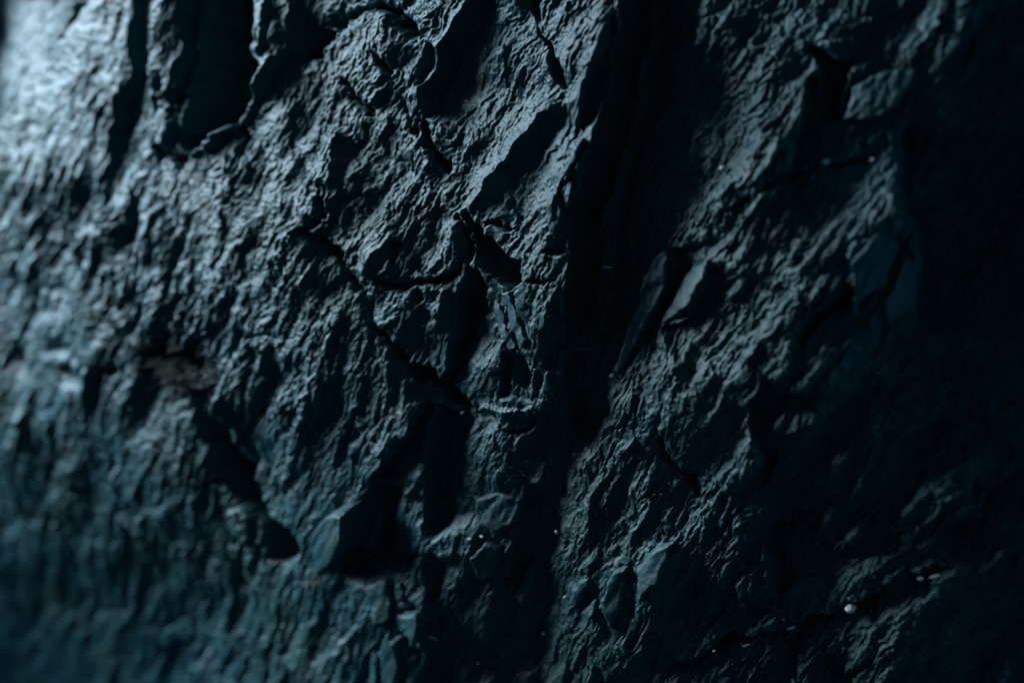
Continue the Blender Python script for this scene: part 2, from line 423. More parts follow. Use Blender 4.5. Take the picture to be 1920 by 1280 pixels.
        c1 = c1 + scoops(ac / 24, al / 80, 209 + k * 13, 1.0) * 3.6 * (1 + 1.4 * LF) + chips(ac / 13, al / 38, 9 + k * 13, 1.6) * 2.4 + chips(ac / 6.5, al / 17, 15 + k * 13, 1.6) * 1.4
        # laminae: the cleavage breaks in thin steps that run with the grain
        for la, ll, st, nl, lf in ((110, 380, 5.2, 6.0, -.7), (48, 180, 3.0, 4.0, -.4), (22, 74, 1.6, 3.0, .1)):
            t = nl * (fbm(ac / la, al / ll, 333 + int(la) + k * 29, 3, .5) + 0.5)
            fl = np.floor(t)
            c1 = c1 + st * (1 + lf * LF) * (fl + sstep(0.82, 1.0, t - fl) - 0.25 * (t - fl))
        G += w * (g + c1)
    patch = 0.75 + 0.6 * sstep(-0.35, 0.35, fbm(QX2 / 170, QY2 / 170, 71, 3))      # smoother fracture planes between rough patches
    H += 0.74 * (G - G.mean()) * ampl * patch
    fine = fbm(QX2 / 6.5, QY2 / 6.5, 91, 3, 0.65) * 2.0 + np.abs(fbm(QX2 / 22, QY2 / 22, 95, 3, 0.55)) * -3.0
    H += fine * (0.6 + 0.4 * ampl)
    H += 7 * fbm(QX2 / 150, QY2 / 110, 55, 3)
    return H, WX, WY

def soften(A, r):
    """box blur along both grid directions, twice"""
    for _ in range(2):
        for ax in (0, 1):
            n = A.shape[ax]
            cs = np.cumsum(np.concatenate([np.zeros_like(np.take(A, [0], ax)), A], ax), ax, dtype=np.float64)
            hi = np.minimum(np.arange(n) + r + 1, n); lo = np.maximum(np.arange(n) - r, 0)
            d = np.take(cs, hi, ax) - np.take(cs, lo, ax)
            A = d / (hi - lo).reshape((-1, 1) if ax == 0 else (1, -1))
    return A

# follow the relief itself so that small shapes sit where they belong on the displaced wall
def shifted(L):
    x, y = project(P0 + (L * HM)[..., None] * NRM)
    return np.clip(x, -700, 2600).astype(F32), np.clip(y, -700, 2000).astype(F32)
QX2, QY2 = shifted(M)
H, WX, WY = relief(QX2, QY2)
QX2, QY2 = shifted(soften(np.clip(H, -45, 60), 22))
H, WX, WY = relief(QX2, QY2)
EDGE = sstep(900, 400, np.maximum(np.abs(QX - 960) - 960, np.abs(QY - 640) - 640))
H = (H * (0.35 + 0.65 * EDGE)).astype(F32)

POS = P0 + (H * HM)[..., None] * NRM
# vertex normals of the whole wall, shared by the slabs so no seam shows where two meet
du = np.gradient(POS, axis=1); dv = np.gradient(POS, axis=0)
VN = np.cross(dv, du); VN /= np.linalg.norm(VN, axis=-1, keepdims=True)
if (VN * NRM).sum() < 0: VN = -VN

# ------------------------------------------------------------------ materials
def slate(name, dark, light, warm, rough=0.5, green=(0.022, 0.060, 0.054)):
    m = bpy.data.materials.new(name); m.use_nodes = True
    nt = m.node_tree; N = nt.nodes; L = nt.links
    b = N['Principled BSDF']
    tc = N.new('ShaderNodeTexCoord')
    def noise(scale, detail, r=0.55):
        n = N.new('ShaderNodeTexNoise'); n.inputs['Scale'].default_value = scale; n.inputs['Detail'].default_value = detail
        n.inputs['Roughness'].default_value = r; L.new(tc.outputs['Object'], n.inputs['Vector']); return n
    n1 = noise(9, 6); n2 = noise(60, 5); n3 = noise(420, 4, 0.65); n4 = noise(11, 5)
    r1 = N.new('ShaderNodeValToRGB'); r1.color_ramp.elements[0].position = .35; r1.color_ramp.elements[1].position = .68
    r1.color_ramp.elements[0].color = (*dark, 1); r1.color_ramp.elements[1].color = (*light, 1)
    mixn = N.new('ShaderNodeMath'); mixn.operation = 'MULTIPLY_ADD'; mixn.inputs[1].default_value = .5; L.new(n2.outputs[0], mixn.inputs[0])
    h = N.new('ShaderNodeMath'); h.operation = 'MULTIPLY'; h.inputs[1].default_value = .5; L.new(n1.outputs[0], h.inputs[0]); L.new(h.outputs[0], mixn.inputs[2])
    L.new(mixn.outputs[0], r1.inputs[0])
    r4 = N.new('ShaderNodeValToRGB'); r4.color_ramp.elements[0].position = .52; r4.color_ramp.elements[1].position = .72
    L.new(n4.outputs[0], r4.inputs[0])
    mx = N.new('ShaderNodeMixRGB'); mx.inputs['Color2'].default_value = (*warm, 1)
    gr = N.new('ShaderNodeMixRGB'); gr.inputs['Color2'].default_value = (*green, 1)
    n5 = noise(3.1, 4); r5 = N.new('ShaderNodeValToRGB'); r5.color_ramp.elements[0].position = .46; r5.color_ramp.elements[1].position = .66
    L.new(n5.outputs[0], r5.inputs[0]); L.new(r5.outputs[0], gr.inputs['Fac']); L.new(r1.outputs[0], gr.inputs['Color1'])
    n6 = noise(190, 2, .5); r6 = N.new('ShaderNodeValToRGB'); r6.color_ramp.elements[0].position = .70; r6.color_ramp.elements[1].position = .76
    L.new(n6.outputs[0], r6.inputs[0])
    spk = N.new('ShaderNodeMixRGB'); spk.inputs['Color2'].default_value = (*[min(1, 2.0 * c + .03) for c in light], 1)
    L.new(r6.outputs[0], spk.inputs['Fac']); L.new(gr.outputs[0], spk.inputs['Color1'])
    L.new(r4.outputs[0], mx.inputs['Fac']); L.new(spk.outputs[0], mx.inputs['Color1'])
    sa = N.new('ShaderNodeAttribute'); sa.attribute_name = 'stain'
    ms = N.new('ShaderNodeMixRGB'); ms.inputs['Color2'].default_value = (0.024, 0.050, 0.042, 1)
    L.new(sa.outputs['Fac'], ms.inputs['Fac']); L.new(mx.outputs[0], ms.inputs['Color1'])
    L.new(ms.outputs[0], b.inputs['Base Color'])
    rr = N.new('ShaderNodeMapRange'); rr.inputs['To Min'].default_value = rough - .1; rr.inputs['To Max'].default_value = rough + .16
    L.new(n2.outputs[0], rr.inputs['Value']); L.new(rr.outputs[0], b.inputs['Roughness'])
    b.inputs['Specular IOR Level'].default_value = 0.5
    bp = N.new('ShaderNodeBump'); bp.inputs['Strength'].default_value = 0.55; bp.inputs['Distance'].default_value = 0.0016
    L.new(n3.outputs[0], bp.inputs['Height']); L.new(bp.outputs[0], b.inputs['Normal'])
    return m
MAT = {
    'slate': slate('blue_grey_slate', (0.007, 0.038, 0.045), (0.019, 0.081, 0.096), (0.052, 0.080, 0.086), .50),
    'moss': slate('dry_brown_moss', (0.022, 0.030, 0.030), (0.060, 0.068, 0.062), (0.055, 0.055, 0.044), .85, (0.05, 0.056, 0.046)),
    'root': slate('pale_root', (0.20, 0.17, 0.12), (0.34, 0.30, 0.23), (0.28, 0.23, 0.16), .7, (0.27, 0.23, 0.16)),
    'quartz': slate('milky_quartz', (0.66, 0.60, 0.56), (0.86, 0.80, 0.76), (0.80, 0.68, 0.60), .4, (0.80, 0.72, 0.66)),
}

# ------------------------------------------------------------------ slabs
def new_mesh(name, verts, faces, mat, normals=None, smooth=True, quads=True):
    me = bpy.data.meshes.new(name)
    faces = np.asarray(faces, np.int32)
    k = faces.shape[1]
    me.vertices.add(len(verts)); me.vertices.foreach_set('co', np.asarray(verts, F32).ravel())
    me.loops.add(faces.size); me.loops.foreach_set('vertex_index', faces.ravel())
    me.polygons.add(len(faces)); me.polygons.foreach_set('loop_start', np.arange(0, faces.size, k, dtype=np.int32))
    me.polygons.foreach_set('use_smooth', np.full(len(faces), smooth))
    me.update(calc_edges=True)
    me.materials.append(mat)
    if normals is not None:
        me.normals_split_custom_set_from_vertices(np.asarray(normals, F32).reshape(-1, 3))
    return me

fx = WX[:-1, :-1]; fy = WY[:-1, :-1]
B = -9000; E = 9000
SLABS = [
 ('pale blue ribbed slab catching the light at the far left', [(262, B), (258, 60), (258, 130), (225, 200), (212, 330), (185, 420), (60, 470), (B, 520), (B, B)]),
 ('toothed slab hanging over the deep recess at the upper left', [(262, B), (530, B), (540, 60), (500, 185), (400, 270), (365, 305), (300, 300), (212, 330), (225, 200), (258, 130)]),
 ('upper ribbed slab between the recess and the short dark strokes', [(212, 330), (300, 300), (365, 305), (500, 185), (545, 128), (640, 100), (690, 208), (758, 190), (842, 330), (866, 392), (874, 478), (842, 520), (758, 544), (686, 512), (642, 500), (590, 442), (563, 425), (430, 420), (185, 420)]),
 ('hollowed slab with a bright rim at the top middle', [(530, B), (1000, B), (1010, 50), (1060, 170), (960, 290), (885, 395), (866, 392), (842, 330), (758, 190), (690, 208), (640, 100), (545, 128)]),
 ('wedge shaped block held above the fork of the zigzag crack', [(686, 512), (758, 544), (842, 520), (874, 478), (912, 510), (905, 600), (868, 650), (840, 712), (815, 712), (742, 650), (700, 590)]),
 ('long ribbed slab under the zigzag crack', [(-40, 480), (185, 420), (430, 420), (563, 425), (590, 442), (642, 500), (686, 512), (700, 590), (742, 650), (815, 712), (800, 740), (745, 850), (700, 915), (600, 975), (560, 1005), (446, 850), (402, 728), (400, 690), (255, 650), (120, 690), (-40, 690)]),
 ('lit buttress standing left of the dark gully', [(1000, B), (1178, B), (1168, 60), (1150, 170), (1128, 260), (1100, 350), (1084, 440), (1080, 520), (1066, 610), (1060, 690), (1056, 770), (1016, 778), (990, 700), (960, 640), (925, 560), (886, 470), (885, 395), (960, 290), (1060, 170), (1010, 50)]),
 ('smooth bluish face above the shelf in the middle', [(868, 650), (905, 600), (912, 510), (925, 560), (960, 640), (990, 700), (1016, 778), (980, 802), (938, 806), (892, 770), (840, 712)]),
 ('narrow lit rib left of the lower black column', [(815, 712), (840, 712), (892, 770), (938, 806), (860, 850), (822, 900), (818, 1010), (690, 1046), (648, 1036), (700, 915), (745, 850), (800, 740)]),
 ('damp olive tinted gully running down from the top edge', [(1178, B), (1325, B), (1300, 40), (1262, 150), (1225, 290), (1215, 420), (1190, 540), (1148, 680), (1140, 760), (1110, 810), (1085, 900), (1078, 1060), (1070, E), (805, E), (808, 1190), (818, 1010), (822, 900), (860, 850), (938, 806), (980, 802), (1016, 778), (1056, 770), (1060, 690), (1066, 610), (1080, 520), (1084, 440), (1100, 350), (1128, 260), (1150, 170), (1168, 60)]),
 ('cracked column of small stones below the black notch', [(648, 1036), (690, 1046), (818, 1010), (808, 1190), (805, E), (680, E), (660, 1180)]),
 ('dim streaked slab filling the lower left corner', [(B, 600), (-40, 690), (120, 690), (255, 650), (400, 690), (402, 728), (446, 850), (560, 1005), (600, 975), (648, 1036), (660, 1180), (680, E), (B, E)]),
 ('rough upper right slab above the pale diagonal seam', [(1325, B), (E, B), (E, 0), (1780, 150), (1705, 240), (1700, 298), (1600, 305), (1520, 322), (1450, 345), (1390, 385), (1310, 425), (1215, 440), (1225, 290), (1262, 150), (1300, 40)]),
 ('dark hollow at the right edge under the stepped blocks', [(E, 0), (1780, 150), (1705, 240), (1690, 310), (1698, 390), (1745, 440), (1735, 520), (1740, 620), (1850, 650), (E, 760)]),
 ('slab under the long quartz flecked crack at the lower right', [(1070, E), (1130, 1290), (1230, 1275), (1290, 1240), (1350, 1205), (1385, 1190), (1480, 1168), (1560, 1150), (1630, 1128), (1680, 1100), (1740, 1075), (1800, 1060), (E, 980), (E, E)]),
]
vid = np.arange(NR * NC, dtype=np.int32).reshape(NR, NC)
quad = np.stack([vid[:-1, :-1], vid[1:, :-1], vid[1:, 1:], vid[:-1, 1:]], -1)
posf = POS.reshape(-1, 3); vnf = VN.reshape(-1, 3)
root = bpy.data.objects.new('rock_face', None); COL.objects.link(root)
root['kind'] = 'structure'; root['label'] = 'dark blue grey slate rock face filling the whole picture'
lab = np.full(fx.shape, len(SLABS), np.int32)
for i in range(len(SLABS) - 1, -1, -1):
    lab[inside(fx, fy, SLABS[i][1])] = i
# the stain that colours the damp gully
stain = np.exp(-(poly_field(np.clip(WX, -400, 2300), np.clip(WY, -400, 1700), [(1250, -300), (1190, 300), (1130, 640), (1060, 900), (960, 1080), (940, 1600)])[0] / 95) ** 2)
stain = np.clip(stain * (0.75 + 0.6 * fbm(QX2 / 40, QY2 / 60, 301, 3)), 0, 1).astype(F32).ravel()
back = (-NRM).reshape(-1, 3)

def slab_mesh(name, faces, depth):
    """a slab: its piece of the relief plus the broken sides that run back into the wall"""
    used, inv = np.unique(faces, return_inverse=True)
    f = inv.reshape(faces.shape).astype(np.int64); n = len(used)
    e = np.concatenate([f[:, [0, 1]], f[:, [1, 2]], f[:, [2, 3]], f[:, [3, 0]]])
    key = e.min(1) * n + e.max(1)
    _, idx, cnt = np.unique(key, return_index=True, return_counts=True)
    be = e[idx[cnt == 1]]
    bv, binv = np.unique(be, return_inverse=True); binv = binv.reshape(be.shape)
    m = len(bv)
    top = posf[used][bv]; low = top + back[used][bv] * depth
    V = np.concatenate([posf[used], top, low])
    sk = np.stack([n + binv[:, 1], n + binv[:, 0], n + m + binv[:, 0], n + m + binv[:, 1]], -1)
    nn = np.concatenate([vnf[used], vnf[used][bv], vnf[used][bv]])
    me = new_mesh(name, V, np.concatenate([f, sk]), MAT['slate'], nn)
    at = me.attributes.new('stain', 'FLOAT', 'POINT')
    at.data.foreach_set('value', np.concatenate([stain[used], stain[used][bv], stain[used][bv]]))
    return me
for i in range(len(SLABS) + 1):
    f = quad[lab == i]
    if len(f) == 0: continue
    me = slab_mesh('rock_slab', f, 0.05)
    ob = bpy.data.objects.new('rock_slab', me); COL.objects.link(ob); ob.parent = root
    ob['label'] = SLABS[i][0] if i < len(SLABS) else 'broad ribbed slab right of the gully'

# ------------------------------------------------------------------ loose plates and stones on the wall
def sample(A, u, v):
    cu = np.clip(np.interp(u, US, np.arange(NC)), 0, NC - 1.001); cv = np.clip(np.interp(-v, -VS, np.arange(NR)), 0, NR - 1.001)
    i = cv.astype(int); j = cu.astype(int); a = cv - i; b = cu - j
    return (A[i, j] * (1 - a) * (1 - b) + A[i + 1, j] * a * (1 - b) + A[i, j + 1] * (1 - a) * b + A[i + 1, j + 1] * a * b)
DX = (QX2 - QX).astype(float); DY = (QY2 - QY).astype(float)
def wall_uv(px, py):
    u, v = uv_at(px, py)
    for _ in range(3):
        u, v = uv_at(px - sample(DX, u, v), py - sample(DY, u, v))
    return u, v

def flake_mesh(name, pts, thick, gx=0.0, gy=0.0, bevel=4.0, rough=1.0, step=2.4, mat='slate', seed=0, follow=0.35):
    xs = [p[0] for p in pts]; ys = [p[1] for p in pts]
    gxs = np.arange(min(xs) - 8, max(xs) + 8, step); gys = np.arange(min(ys) - 8, max(ys) + 8, step)
    X, Y = np.meshgrid(gxs, gys)
    x = X.astype(F32); y = Y.astype(F32)
    wx = x + 6.5 * fbm(x / 22, y / 22, 601 + seed, 4, .6); wy = y + 6.5 * fbm(x / 22, y / 22, 631 + seed, 4, .6)
    D, _, _ = poly_field(wx, wy, list(pts) + [pts[0]])
    ins = inside(wx, wy, pts)
    sd = np.where(ins, D, -D)
    u, v = wall_uv(X, Y)
    Hs = sample(H, u, v)
    A = np.stack([np.ones(ins.sum()), X[ins], Y[ins]], 1)
    c, *_ = np.linalg.lstsq(A, Hs[ins], rcond=None)
    plane = c[0] + c[1] * X + c[2] * Y
    cx, cy = np.mean(xs), np.mean(ys)
    top = plane * (1 - follow) + Hs * follow + thick + gx * (X - cx) + gy * (Y - cy)
    a = math.radians(62)
    al = x * math.cos(a) - y * math.sin(a); ac = x * math.sin(a) + y * math.cos(a)
    rough = 0.5 + 0.8 * rough
    top = top + rough * (2.2 * perlin(ac / 16, al / 44, 641 + seed) + 1.2 * fbm(x / 9, y / 9, 651 + seed, 3) + 2.0 * chips(ac / 14, al / 30, 661 + seed))
    k = sstep(-1.0, bevel, sd)
    h = top * k + (np.minimum(Hs, plane) - 7) * (1 - k)
    keep = sd > -4.5
    cell = keep[:-1, :-1] & keep[1:, :-1] & keep[1:, 1:] & keep[:-1, 1:]
    ids = np.arange(X.size, dtype=np.int32).reshape(X.shape)
    f = np.stack([ids[:-1, :-1], ids[1:, :-1], ids[1:, 1:], ids[:-1, 1:]], -1)[cell]
    P = base(u, v) + (h * HM)[..., None] * base_n(u, v)
    used, inv = np.unique(f, return_inverse=True)
    me = new_mesh(name, P.reshape(-1, 3)[used], inv.reshape(f.shape), MAT[mat])
    return me, P.reshape(-1, 3)[used].mean(0)

def flake(name, label, cat, pts, thick, group=None, **kw):
    me, c = flake_mesh(name, pts, thick, seed=int(pts[0][0] * 7 + pts[0][1]) % 9973, **kw)
    me.transform(__import__('mathutils').Matrix.Translation(-Vector(c)))
    ob = bpy.data.objects.new(name, me); COL.objects.link(ob); ob.location = c
    ob['label'] = label; ob['category'] = cat
    if group: ob['group'] = group
    return ob

GS = 'stones stacked in the bottom column'; GF = 'flakes along the gully edge'; GP = 'smooth plates in the central hollow'; GR = 'plates on the right slab'
flake('rock_block', 'pale pitted block jutting out beside the lower left recess', 'rock', [(562, 1058), (575, 1012), (600, 975), (640, 948), (676, 938), (690, 930), (682, 990), (652, 1034), (612, 1075), (580, 1085)], 24, bevel=9, rough=1.3, follow=.1, gx=.5, gy=-.12)
flake('rock_flake', 'oval flake peeling off the lit buttress', 'rock flake', [(1048, 358), (1060, 364), (1067, 390), (1063, 420), (1050, 446), (1041, 440), (1034, 420), (1036, 385)], 9, GF, bevel=3, rough=.5)
flake('rock_flake', 'thin sliver flake at the top of the gully edge with a notched tip', 'rock flake', [(1156, 50), (1178, 18), (1176, 55), (1168, 66), (1160, 62)], 9, GF, bevel=3, rough=.6)
flake('rock_flake', 'long narrow flake on the buttress above the oval one', 'rock flake', [(1100, 262), (1112, 258), (1100, 298), (1082, 330), (1064, 350), (1072, 312)], 8, GF, bevel=3, rough=.7)
flake('rock_flake', 'dim flake hugging the gully wall right of the long narrow one', 'rock flake', [(1120, 268), (1130, 272), (1110, 330), (1094, 352), (1092, 318)], 8, GF, bevel=3, rough=.7)
flake('rock_flake', 'small square flake between the long flake and the oval flake', 'rock flake', [(1078, 338), (1092, 340), (1086, 372), (1070, 366)], 7, GF, bevel=3, rough=.6)
flake('rock_flake', 'curled flake under the oval one above the first joint', 'rock flake', [(1026, 446), (1036, 436), (1046, 455), (1050, 472), (1034, 468)], 6, GF, bevel=3, rough=.5)
flake('rock_plate', 'left half of the smooth greenish plate split by a hairline', 'rock plate', [(926, 572), (938, 556), (950, 588), (958, 620), (976, 650), (960, 661), (936, 626)], 5, GP, bevel=4, rough=.5, gx=.02, follow=.35)
flake('rock_plate', 'right half of the smooth greenish plate beside the dark shard', 'rock plate', [(946, 546), (964, 542), (973, 580), (986, 615), (998, 636), (984, 656), (973, 644), (959, 614), (951, 584)], 7, GP, bevel=4, rough=.5, gx=.02, follow=.35)
flake('rock_plate', 'dark jagged shard right of the smooth greenish plate', 'rock plate', [(966, 558), (986, 560), (1003, 590), (1008, 604), (996, 626), (986, 610), (974, 584)], 4, GP, bevel=4, rough=.8, gx=-.5, follow=.1)
flake('rock_plate', 'tapered plate hanging at the foot of the buttress', 'rock plate', [(1024, 694), (1037, 690), (1048, 730), (1054, 750), (1036, 753), (1022, 736)], 6, GP, bevel=4, rough=.5, follow=.35)
flake('rock_plate', 'narrow plate left of the tapered plate with a forked lower end', 'rock plate', [(1000, 688), (1018, 684), (1022, 700), (1016, 748), (1006, 742), (998, 756), (994, 735)], 6, GP, bevel=4, rough=.5, follow=.35)
flake('rock_chip', 'bright pointed chip wedged at the top of the black notch', 'rock flake', [(680, 926), (700, 902), (706, 934), (690, 946)], 14, bevel=4, rough=.7, follow=.1)
flake('rock_chip', 'bright sliver standing on the crest above the black notch', 'rock flake', [(722, 862), (738, 828), (750, 806), (752, 828), (738, 864), (726, 874)], 11, bevel=4, rough=.7, follow=.1)
flake('rock_chip', 'thin lit chip low in the black notch under the pointed chip', 'rock flake', [(662, 1036), (680, 1000), (692, 985), (690, 1018), (676, 1044)], 10, bevel=4, rough=.7, follow=.1)
flake('stone', 'tall smooth stone with a hairline at the bottom of the column', 'stone', [(718, 1198), (732, 1176), (752, 1200), (759, 1240), (748, 1294), (722, 1292), (716, 1240)], 13, GS, bevel=6, rough=.3, follow=.1)
flake('stone', 'small bean shaped stone tucked beside the tall smooth one', 'stone', [(753, 1250), (760, 1240), (763, 1262), (755, 1276)], 10, GS, bevel=4, rough=.3, follow=.1)
flake('stone', 'little oblong stone at the top of the stone column', 'stone', [(743, 1092), (758, 1086), (765, 1110), (752, 1130), (743, 1120)], 10, GS, bevel=5, rough=.4, follow=.1)
flake('stone', 'cracked square stone on the right of the stone column', 'stone', [(756, 1150), (796, 1136), (803, 1180), (790, 1198), (772, 1182)], 14, GS, bevel=5, rough=.5, follow=.1)
flake('stone', 'rough stone left of the little oblong one', 'stone', [(688, 1092), (730, 1078), (742, 1130), (738, 1165), (704, 1170)], 10, GS, bevel=6, rough=1.0, follow=.2)
flake('stone', 'dim flat stone at the lower right of the stone column', 'stone', [(766, 1232), (784, 1218), (798, 1250), (782, 1296), (764, 1290)], 9, GS, bevel=5, rough=.6, follow=.1)
flake('stone', 'narrow stone on the left of the tall smooth one', 'stone', [(694, 1225), (704, 1208), (712, 1235), (712, 1285), (696, 1290), (690, 1260)], 9, GS, bevel=5, rough=.8, follow=.1)
flake('rock_plate', 'bluish plate low on the gully floor', 'rock plate', [(880, 1040), (915, 1010), (950, 1020), (930, 1080), (905, 1092), (890, 1075)], 12, bevel=8, rough=.5, gx=-.1, follow=.1)
flake('rock_plate', 'tall olive plate right of the bluish one on the gully floor', 'rock plate', [(962, 1112), (985, 1050), (1008, 1046), (1002, 1110), (978, 1138)], 12, bevel=7, rough=.4, gx=-.1, follow=.1)
flake('rock_plate', 'broad rough plate on the gully floor under the shelf', 'rock plate', [(890, 930), (935, 916), (985, 930), (975, 985), (930, 1000), (895, 985)], 10, bevel=9, rough=1.0, gx=-.08, follow=.2)
flake('rock_plate', 'long pale tongue bordering the gully under the seam', 'rock plate', [(1228, 472), (1258, 456), (1268, 480), (1262, 540), (1232, 600), (1195, 660), (1160, 720), (1148, 690), (1185, 600), (1208, 520)], 20, GR, bevel=11, rough=1.1, gx=.05, follow=.25)
flake('rock_plate', 'second tongue with a warm lower edge right of the long one', 'rock plate', [(1345, 470), (1334, 520), (1302, 578), (1250, 614), (1220, 622), (1252, 562), (1290, 500)], 17, GR, bevel=10, rough=.8, follow=.2)
flake('rock_plate', 'square cornered plate beside the dark hole at the upper right', 'rock plate', [(1600, 160), (1660, 128), (1725, 125), (1720, 150), (1690, 205), (1640, 232), (1580, 230)], 15, GR, bevel=8, rough=.8, follow=.2)
flake('rock_plate', 'upper stepped block on the lip of the dark hollow', 'rock plate', [(1596, 488), (1650, 428), (1692, 456), (1662, 540), (1600, 572)], 16, GR, bevel=7, rough=.6, gx=-.05, follow=.1)
flake('rock_plate', 'small stepped block left of the upper one', 'rock plate', [(1522, 582), (1580, 512), (1584, 560), (1546, 594)], 15, GR, bevel=6, rough=.6, gx=-.08, follow=.1)
flake('rock_plate', 'block with a blunt lower end next to the dark hollow', 'rock plate', [(1656, 570), (1700, 470), (1732, 500), (1722, 580), (1664, 612)], 12, GR, bevel=7, rough=.6, follow=.1)
GL = 'leaf shaped flakes at the foot of the right slab'
flake('rock_flake', 'round leaf shaped flake nearest the gully at the bottom', 'rock flake', [(1074, 1102), (1090, 1082), (1108, 1078), (1112, 1090), (1100, 1112), (1086, 1136), (1076, 1122)], 11, GL, bevel=6, rough=.3, gx=-.1, follow=.1)
flake('rock_flake', 'small leaf flake tucked under the round one', 'rock flake', [(1096, 1142), (1110, 1120), (1124, 1116), (1120, 1150), (1104, 1160)], 9, GL, bevel=5, rough=.3, gx=-.1, follow=.1)
flake('rock_flake', 'tall leaf flake with a pointed foot', 'rock flake', [(1128, 1122), (1150, 1066), (1184, 1056), (1170, 1138), (1150, 1186), (1136, 1160)], 12, GL, bevel=7, rough=.4, gx=-.06, follow=.1)
flake('rock_flake', 'wide leaf flake right of the tall pointed one', 'rock flake', [(1192, 1062), (1230, 1020), (1272, 1008), (1242, 1090), (1202, 1122)], 10, GL, bevel=8, rough=.6, gx=-.06, follow=.15)
flake('rock_flake', 'narrow upright leaf flake beside the lower right hollow', 'rock flake', [(1428, 1010), (1446, 1012), (1468, 1060), (1470, 1090), (1450, 1110), (1434, 1060)], 12, GL, bevel=7, rough=.4, follow=.1)

# ------------------------------------------------------------------ quartz and moss
def lump(name, px, py, rx, ry, deg, label, cat, mat='quartz', seed=0, group=None, sink=.3):
    nu, nv = 14, 9
    th = np.linspace(0, np.pi, nv)[1:-1]; ph = np.linspace(0, 2 * np.pi, nu, endpoint=False)
    rng = np.random.default_rng(seed + int(px))
    d = [(0, 0, 1.0)] + [(math.sin(t) * math.cos(p), math.sin(t) * math.sin(p), math.cos(t)) for t in th for p in ph] + [(0, 0, -1.0)]
    d = np.array(d); cut = rng.normal(size=(9, 3)); cut /= np.linalg.norm(cut, axis=1, keepdims=True); off = rng.uniform(.62, .95, 9)
    r = np.ones(len(d))
    for c, o in zip(cut, off):
        dd = d @ c; r = np.where(dd > 1e-3, np.minimum(r, o / np.maximum(dd, 1e-3)), r)
    d = d * r[:, None]
    u, v = wall_uv(np.array([[float(px)]]), np.array([[float(py)]]))
    n = base_n(u, v)[0, 0]; qx = px + np.array([[0, 9, -9, 0, 0, 6, -6, 6, -6]], float); qy = py + np.array([[0, 0, 0, 9, -9, 6, 6, -6, -6]], float)
    z = float(np.sort(sample(H, *wall_uv(qx, qy))[0])[-1]) * HM
    u0 = base(u, v)[0, 0] + n * z
    up = np.array([0, 0, 1.0]); e1 = T - n * (T @ n); e1 /= np.linalg.norm(e1); e2 = np.cross(n, e1)
    if e2[2] < 0: e2 = -e2
    a = math.radians(deg); f1 = e1 * math.cos(a) + e2 * math.sin(a); f2 = -e1 * math.sin(a) + e2 * math.cos(a)
    sc = np.linalg.norm(u0) / 2.0 * HM
    ru = rx * sc; rv = ry * sc; rn = min(ru, rv)
    V = d[:, :1] * f1 * ru + d[:, 1:2] * f2 * rv + d[:, 2:] * n * rn
    F = []
    for j in range(nu): F.append((0, 1 + j, 1 + (j + 1) % nu))
    for i in range(nv - 3):
        for j in range(nu):
            a0 = 1 + i * nu + j; a1 = 1 + i * nu + (j + 1) % nu
            F += [(a0, a0 + nu, a1 + nu), (a0, a1 + nu, a1)]
    last = 1 + (nv - 3) * nu
    for j in range(nu): F.append((len(d) - 1, last + (j + 1) % nu, last + j))
    me = new_mesh(name, V, F, MAT[mat], smooth=False)
    ob = bpy.data.objects.new(name, me); COL.objects.link(ob); ob.location = u0 + n * rn * (1 - sink - .4)
    ob['label'] = label; ob['category'] = cat
    if group: ob['group'] = group
    return ob
# ------------------------------------------------------------------ free-standing buttress outside the frame, added to shade the right of the wall
def buttress():
    nu, nz = 60, 90
    z = np.linspace(-3.0, 4.2, nz); a = np.linspace(0, 2 * np.pi, nu, endpoint=False)
    A, Z = np.meshgrid(a, z)
    left = -2.3 + 0.12 * (Z - 1.8); right = -0.7 - 0.10 * (Z - 1.8)
    cu = (left + right) / 2; hu = (right - left) / 2
    k = np.sqrt(np.clip(1 - np.clip((Z - 3.0) / 1.2, 0, 1) ** 2, 0.0, 1))
    ca = np.cos(A); sa = np.sin(A)
    q = (np.abs(ca) ** 4 + np.abs(sa) ** 4) ** -0.25
    bump = 1 + 0.10 * fbm(ca * 2.2 + Z * .9, sa * 2.2 + Z * .5, 501, 4) + 0.03 * fbm(ca * 9 + Z * 4, sa * 9 - Z * 3, 502, 3)
    u = cu + hu * ca * q * bump * k; n = 1.22 + 0.26 * sa * q * bump * k
    Pb = C0 + u[..., None] * T + n[..., None] * N0
    Pb[..., 2] += Z
    ids = np.arange(nu * nz).reshape(nz, nu)
    f = np.stack([ids[:-1], np.roll(ids, -1, 1)[:-1], np.roll(ids, -1, 1)[1:], ids[1:]], -1).reshape(-1, 4)
    me = new_mesh('added_shade_rock', Pb.reshape(-1, 3), f, MAT['slate'])
    ob = bpy.data.objects.new('added_shade_rock', me); COL.objects.link(ob)
    ob['kind'] = 'structure'; ob['label'] = 'unseen slate block added in front of the rock face to shade its right side'
buttress()

